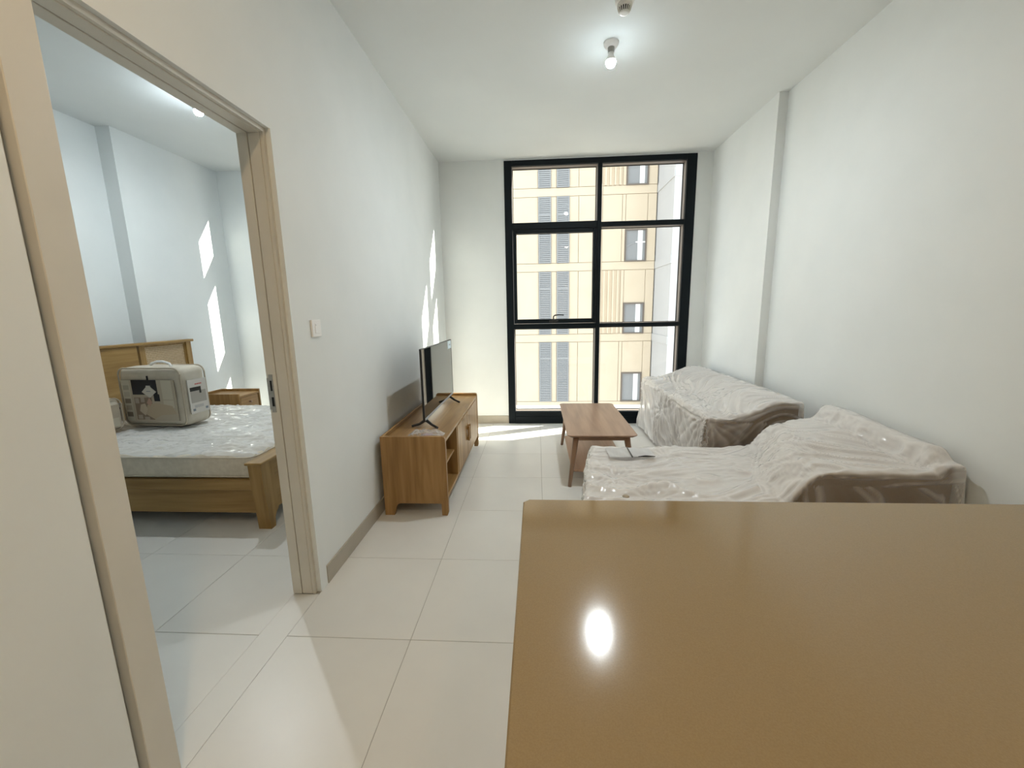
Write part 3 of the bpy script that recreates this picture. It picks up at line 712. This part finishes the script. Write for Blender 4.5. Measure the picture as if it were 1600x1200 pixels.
# mattress in plastic film
mt = thing('mattress', 'beige mattress in shiny crinkled clear film lying on the bed', 'mattress', (-2.86, 3.31, .29))
ma, mb_, mc, md = hx1+.012, fx0-.016, byn+.085, byf-.085
MB().box((ma, mc, .341), (mb_, md, .498), .035, 4).build('mattress_core', 'mattress', mt, True)
box('mattress_base', (ma, mc+.035, .29), (mb_, md-.035, .3405), 'mattress', mt)
for zz in (.352, .487):
    pts = [(x, y, zz) for x, y in rrect(ma+.006, mb_-.006, mc+.006, md-.006, .05, 5)]; pts.append(pts[0])
    MB().tube(pts, .006, 6).build('piping', 'mattress', mt, True)
bm = bmesh.new(); nx_, ny_ = 150, 130; g = []
for i in range(nx_+1):
    row = []
    for j in range(ny_+1):
        x = ma+.012+(mb_-ma-.024)*i/nx_; y = mc+.01+(md-mc-.02)*j/ny_
        wq = noise.noise(Vector((x*2, y*2, 1)))
        z = .502+.017*rnoise(Vector((x*3.0+y*1.0, y*11-x*2.2+wq*1.5, 4)))+.010*rnoise(Vector((x*8+y*3, y*26-x*6+wq*3, 7)))
        e = min(i, nx_-i, j, ny_-j)/6
        row.append(bm.verts.new((x, y, z-(.016*(1-e)**2 if e < 1 else 0))))
    g.append(row)
for i in range(nx_):
    for j in range(ny_): bm.faces.new((g[i][j], g[i+1][j], g[i+1][j+1], g[i][j+1]))
mm = MB(); mm.bm.free(); mm.bm = bm; o = mm.build('plastic_film', 'bed_film', mt, True); o['label'] = 'shiny crinkled plastic film'

# nightstand beyond the bed
ns = thing('nightstand', 'small oak nightstand with raised rim and one drawer beyond the bed', 'nightstand', (-3.48, 4.40, 0))
na, nb, nc, nd, nz = -3.72, -3.25, 4.185, 4.53, .575
for y in (nc, nd-.02): box('end_panel', (na, y, 0), (nb, y+.02, nz+.028), 'oak_z', ns, .003)
box('back_rail', (na, nc+.02, .1), (na+.018, nd-.02, nz+.028), 'oak_y', ns, .003)
box('top_board', (na+.018, nc+.02, nz-.02), (nb-.004, nd-.02, nz), 'oak_y', ns)
box('bottom_board', (na+.018, nc+.02, .12), (nb-.004, nd-.02, .14), 'oak_y', ns)
dw = box('drawer', (nb-.022, nc+.024, .36), (nb, nd-.045, nz-.024), 'oak_y', ns, .002, 1)
MB().lathe([(.008, 0), (.007, .012), (.013, .018), (.012, .026), (.005, .028)], (nb, (nc+nd)/2-.02, .49), 16, 'x').build('knob', 'wal_z', dw, True)
box('shelf', (na+.018, nc+.02, .34), (nb-.01, nd-.02, .355), 'oak_y', ns)

# bedding in a vinyl carry bag
def bag(name, label, c, ang, sx, sy_, sz, full, group=None):
    t = thing(name, label, 'bedding bag', c)
    rot = Matrix.Translation(Vector(c)) @ Matrix.Rotation(ang, 4, 'Z')
    def T(m):
        bmesh.ops.transform(m.bm, matrix=rot, verts=m.bm.verts); return m
    m = MB(); m.box((-sx/2, -sy_/2, 0), (sx/2, sy_/2, sz), .05, 4)
    bmesh.ops.subdivide_edges(m.bm, edges=[e for e in m.bm.edges if e.calc_length() > .12], cuts=7, use_grid_fill=True)
    for v in m.bm.verts:
        v.co.x *= 1+.03*math.sin(v.co.z/sz*3.1); v.co += Vector((.008*noise.noise(v.co*9), .006*noise.noise(v.co*8+Vector((4, 0, 0))), .008*noise.noise(v.co*7+Vector((0, 9, 0))) if v.co.z > .05 else 0))
    T(m).build('bag_body', 'bag', t, True)
    fy = -sy_/2-.012
    def loop(pts, r, nm, mtl, par): T(MB().tube(pts+[pts[0], pts[1]], r, 8)).build(nm, mtl, par, True)
    for yy in (-sy_/2+.004, sy_/2-.004):
        loop([(x, yy, z) for x, z in rrect(-sx/2+.006, sx/2-.006, .008, sz-.004, .06, 6)], .0065, 'piping', 'piping', t)
    hnd = MB(); hnd.tube([(-.10, 0, sz-.005), (-.085, 0, sz+.022), (-.03, 0, sz+.038), (.03, 0, sz+.038), (.085, 0, sz+.022), (.10, 0, sz-.005)], .011, 8); T(hnd).build('handle', 'white_plastic', t, True)
    def fp(nm, x0, x1, z0, z1, col, par, lift=0.0):
        mm = MB(); mm.box((x0, fy-.002-lift, z0), (x1, fy+.004, z1)); return T(mm).build(nm, col, par)
    def fpoly(nm, poly, col, par, lift):
        return T(MB().prism(poly, 'y', fy-.002-lift, fy+.003)).build(nm, col, par)
    card = fp('picture_card', -sx*.43, sx*.40, sz*.10, sz*.80, flat('card_beige', (.50, .43, .33), .3), t)
    card['label'] = 'printed card showing a made-up bed'
    if full:
        fp('card_strip', -sx*.43, -sx*.30, sz*.10, sz*.80, flat('card_cream', (.56, .52, .42), .3), card, .0006)
        for k, cc in enumerate(((.40, .36, .28), (.47, .43, .35), (.24, .20, .15), (.40, .34, .26), (.20, .16, .12))):
            fp('swatch', -sx*.41, -sx*.32, sz*(.17+.115*(4-k)), sz*(.25+.115*(4-k)), flat('swatch_%d' % k, cc, .4), card, .0012)
        fp('card_navy', -sx*.27, sx*.13, sz*.55, sz*.80, flat('card_navy', (.006, .008, .018), .3), card, .0006)
        fp('card_dark', sx*.06, sx*.15, sz*.44, sz*.56, flat('card_navy', (.006, .008, .018), .3), card, .0007)
        fp('card_window', sx*.20, sx*.36, sz*.47, sz*.80, flat('card_pale', (.60, .55, .44), .3), card, .0006)
        fp('card_window', sx*.20, sx*.36, sz*.33, sz*.455, flat('card_pale', (.60, .55, .44), .3), card, .0006)
        fp('card_pillows', -sx*.26, sx*.02, sz*.12, sz*.50, flat('card_brown', (.26, .19, .14), .4), card, .0005)
        fpoly('card_duvet', [(-sx*.12, sz*.22), (sx*.02, sz*.13), (sx*.14, sz*.20), (sx*.38, sz*.22), (sx*.33, sz*.36), (sx*.10, sz*.41), (-sx*.06, sz*.38)], flat('card_duvet', (.50, .40, .28), .4), card, .0012)
        fpoly('card_cushion', [(-sx*.20, sz*.27), (-sx*.12, sz*.19), (-sx*.07, sz*.30), (-sx*.10, sz*.40), (-sx*.17, sz*.38)], flat('card_cushion', (.56, .47, .35), .4), card, .0015)
        fpoly('card_cushion', [(-sx*.07, sz*.41), (-sx*.02, sz*.35), (sx*.02, sz*.42), (-sx*.02, sz*.50)], flat('card_pink', (.52, .33, .25), .4), card, .0014)
        for x0, x1, z0, z1 in ((-.25, -.19, .40, .49), (-.16, -.10, .42, .50), (-.24, -.17, .13, .20), (-.14, -.06, .12, .17)):
            fp('card_cushion', sx*x0, sx*x1, sz*z0, sz*z1, flat('card_taupe', (.44, .37, .30), .4), card, .0009)
    else:
        fp('card_dark', -sx*.10, sx*.20, sz*.45, sz*.62, flat('card_navy', (.006, .008, .018), .3), card, .0006)
        fp('card_duvet', -sx*.30, sx*.36, sz*.14, sz*.40, flat('card_pale', (.60, .55, .44), .3), card, .0006)
    zp = MB(); zp.box((-.006, fy-.006, sz*.80), (.006, fy+.004, sz*.87), .002, 1); T(zp).build('zip_pull', 'dark_plastic', t)
    tg = fpoly('hang_tag', [(0, sz*.50), (sx*.11, sz*.60), (sx*.035, sz*.68), (sx*.03, sz*.705), (-sx*.03, sz*.705), (-sx*.035, sz*.68), (-sx*.11, sz*.60)], flat('tag_white', (.66, .62, .55), .5), t, .006)
    tg['label'] = 'white diamond hang tag'
    fp('tag_print', -sx*.035, sx*.03, sz*.605, sz*.615, flat('print_grey', (.22, .25, .28)), tg, .0066)
    # card on the end of the bag
    ex = sx/2+.024
    def ep(nm, y0, y1, z0, z1, col, par, lift=0.0):
        mm = MB(); mm.box((ex-.006, y0, z0), (ex+.001+lift, y1, z1)); return T(mm).build(nm, col, par)
    ec = ep('end_card', -sy_*.38, sy_*.36, sz*.20, sz*.78, flat('card_white', (.66, .62, .57), .4), t)
    for k in range(8): ep('red_print', -sy_*.10+k*sy_*.035, -sy_*.078+k*sy_*.035, sz*.685, sz*.705, flat('print_red', (.60, .05, .04), .5), ec, .0006)
    ep('end_picture_dark', -sy_*.32, sy_*.12, sz*.58, sz*.645, flat('card_black', (.02, .018, .015), .4), ec, .0006)
    ep('end_picture', -sy_*.32, sy_*.30, sz*.38, sz*.58, flat('card_taupe2', (.42, .38, .33), .4), ec, .0006)
    ep('end_picture_dark', sy_*.04, sy_*.12, sz*.53, sz*.60, flat('card_black', (.02, .018, .015), .4), ec, .0008)
    ep('end_text', -sy_*.22, sy_*.14, sz*.29, sz*.34, flat('card_grey', (.50, .48, .46), .5), ec, .0006)
    for v in (-.25, .26): ep('care_mark', sy_*v-.012, sy_*v+.012, sz*.24, sz*.28, flat('print_grey', (.22, .25, .28)), ec, .0008)
    return t
bag('bedding_bag', 'beige vinyl bedding bag with hang tag and picture card, standing mid-bed', (-3.235, 3.31, .530), math.radians(-4), .60, .24, .50, True)
bag('bedding_bag', 'smaller pale bedding bag lying beside the larger picture-card bag on the bed', (-3.555, 2.93, .530), math.radians(92), .40, .20, .27, False)

# ================================================================== outside
K = 20/18.
fx = lambda x: x*K
fz = lambda z: CAM_H+(z-CAM_H)*K
YF = 20.0
bd = thing('apartment_building', 'cream rendered apartment block with grey louvre strips across the street', 'building', (fx(1), YF+4, -22))
FX0, FX1 = fx(-9), fx(4.9)
box('wall', (FX0, YF+.05, -22), (FX1, YF+9, 26), 'facade_joint', bd)
LV = ((.09, .61), (.85, 1.367))
panels_x = [(-9, -5.2), (-5.2, -3.2), (-3.2, -.99), (-.99, .09), (.61, .85), (1.367, 1.75), (1.75, 2.72)]
PITCH = 2.985
cache = {}
def fpanel(x0, x1, z0, z1, dep=.05, mtl='facade', name='facade_panel', par=None):
    g = .012
    return box(name, (fx(x0)+g, YF-dep+.05, fz(z0)+g), (fx(x1)-g, YF+.06, fz(z1)-g), mtl, par or bd)
for k in range(-3, 4):
    zb = .40+PITCH*k; zt_ = zb+2.645            # storey between two band courses
    fpanel(-9, -.99, zb-.34, zb); fpanel(-.99, 2.72, zb-.34, zb); fpanel(2.72, 4.9, zb-.34, zb)
    for a, b in panels_x: fpanel(a, b, zb, zt_)
    for a, b in LV:
        lv = box('louvre', (fx(a), YF-.02, fz(zb)), (fx(b), YF+.06, fz(zt_)), 'louvre_dark', bd)
        m = MB(); n = 34
        for q in range(n):
            z0 = fz(zb)+(fz(zt_)-fz(zb))*(q+.1)/n; z1 = fz(zb)+(fz(zt_)-fz(zb))*(q+.8)/n
            m.box((fx(a)+.05, YF-.05, z0), (fx(b)-.05, YF-.025, z1))
        s_ = m.build('slats', 'louvre', lv); s_['kind'] = 'stuff'
        m = MB(); m.box((fx(a), YF-.07, fz(zb)), (fx(a)+.05, YF-.02, fz(zt_))); m.box((fx(b)-.05, YF-.07, fz(zb)), (fx(b), YF-.02, fz(zt_)))
        for q in (.33, .72): m.box((fx(a)+.05, YF-.062, fz(zb+2.645*q)), (fx(b)-.05, YF-.02, fz(zb+2.645*q)+.05))
        m.build('louvre_frame', 'louvre', lv)
    # window column: opening, solid wall around it
    wz0, wz1, wx0, wx1 = zb-.015, zb+1.285, 3.66, 4.54
    fpanel(3.52, wx0, zb, zt_); fpanel(wx0, wx1, wz1, zt_); fpanel(wx1, 4.9, zb, zt_)
    m = MB(); t = .06; A, B, Z0, Z1 = fx(wx0), fx(wx1), fz(wz0), fz(wz1)
    m.box((A, YF-.05, Z0), (A+t, YF+.05, Z1)); m.box((B-t, YF-.05, Z0), (B, YF+.05, Z1)); m.box((A+t, YF-.05, Z0), (B-t, YF+.05, Z0+t)); m.box((A+t, YF-.05, Z1-t), (B-t, YF+.05, Z1))
    wf = m.build('window', 'far_frame', bd)
    box('pane', (A+t, YF+.02, Z0+t), (B-t, YF+.04, Z1-t), 'far_glass', wf)
    box('reflection_white', (A+(B-A)*(.60), YF+.012, Z0+t), (A+(B-A)*(.82), YF+.019, Z1-t), 'reflection_white', wf)  # reflection in the pane, painted as a white strip
    if k == 1:
        box('glazing_bar', (A+(B-A)*.5, YF+.0, Z0+(Z1-Z0)*.58), (B-t, YF+.011, Z0+(Z1-Z0)*.62), 'reflection_white', wf)
        m = MB(); m.prism([(A+t, Z0+(Z1-Z0)*.46), (A+t, Z0+(Z1-Z0)*.49), (A+(B-A)*.5, Z0+(Z1-Z0)*.62), (A+(B-A)*.5, Z0+(Z1-Z0)*.59)], 'y', YF, YF+.011); m.build('glazing_bar', 'louvre', wf)
    # fluted strip on every other storey
    if k % 2 == 0:
        fpanel(2.72, 3.52, zb, zt_, .03)
        for q in range(4): fpanel(2.78+.19*q, 2.78+.19*q+.095, zb, zt_, .11, 'facade', 'flute')
    else: fpanel(2.72, 3.52, zb, zt_)

# pale wing coming forward at the right of the cream block
wg = thing('building_wing', 'pale white building wing standing forward of the cream block', 'building', (9, 20, -22))
box('return_wall', (FX1+.04, 17.7, -22), (FX1+.5, 29, 26), 'facade_white', wg)
box('front_wall', (FX1+.5, 17.7, -22), (14, 29, 26), 'facade_white', wg)
for k in range(-3, 4):
    zb = fz(.40+PITCH*k)
    box('band_course', (FX1+.04, 17.66, zb-.36), (14, 17.7, zb-.02), 'facade_white', wg)
    box('band_course', (FX1+.005, 17.7, zb-.36), (FX1+.04, YF-.0, zb-.02), 'facade_white', wg)
tag(box('ground', (-60, D+.2, -22.2), (80, 60, -22), 'ground'), 'paved street between the buildings far below', 'ground', kind='structure')
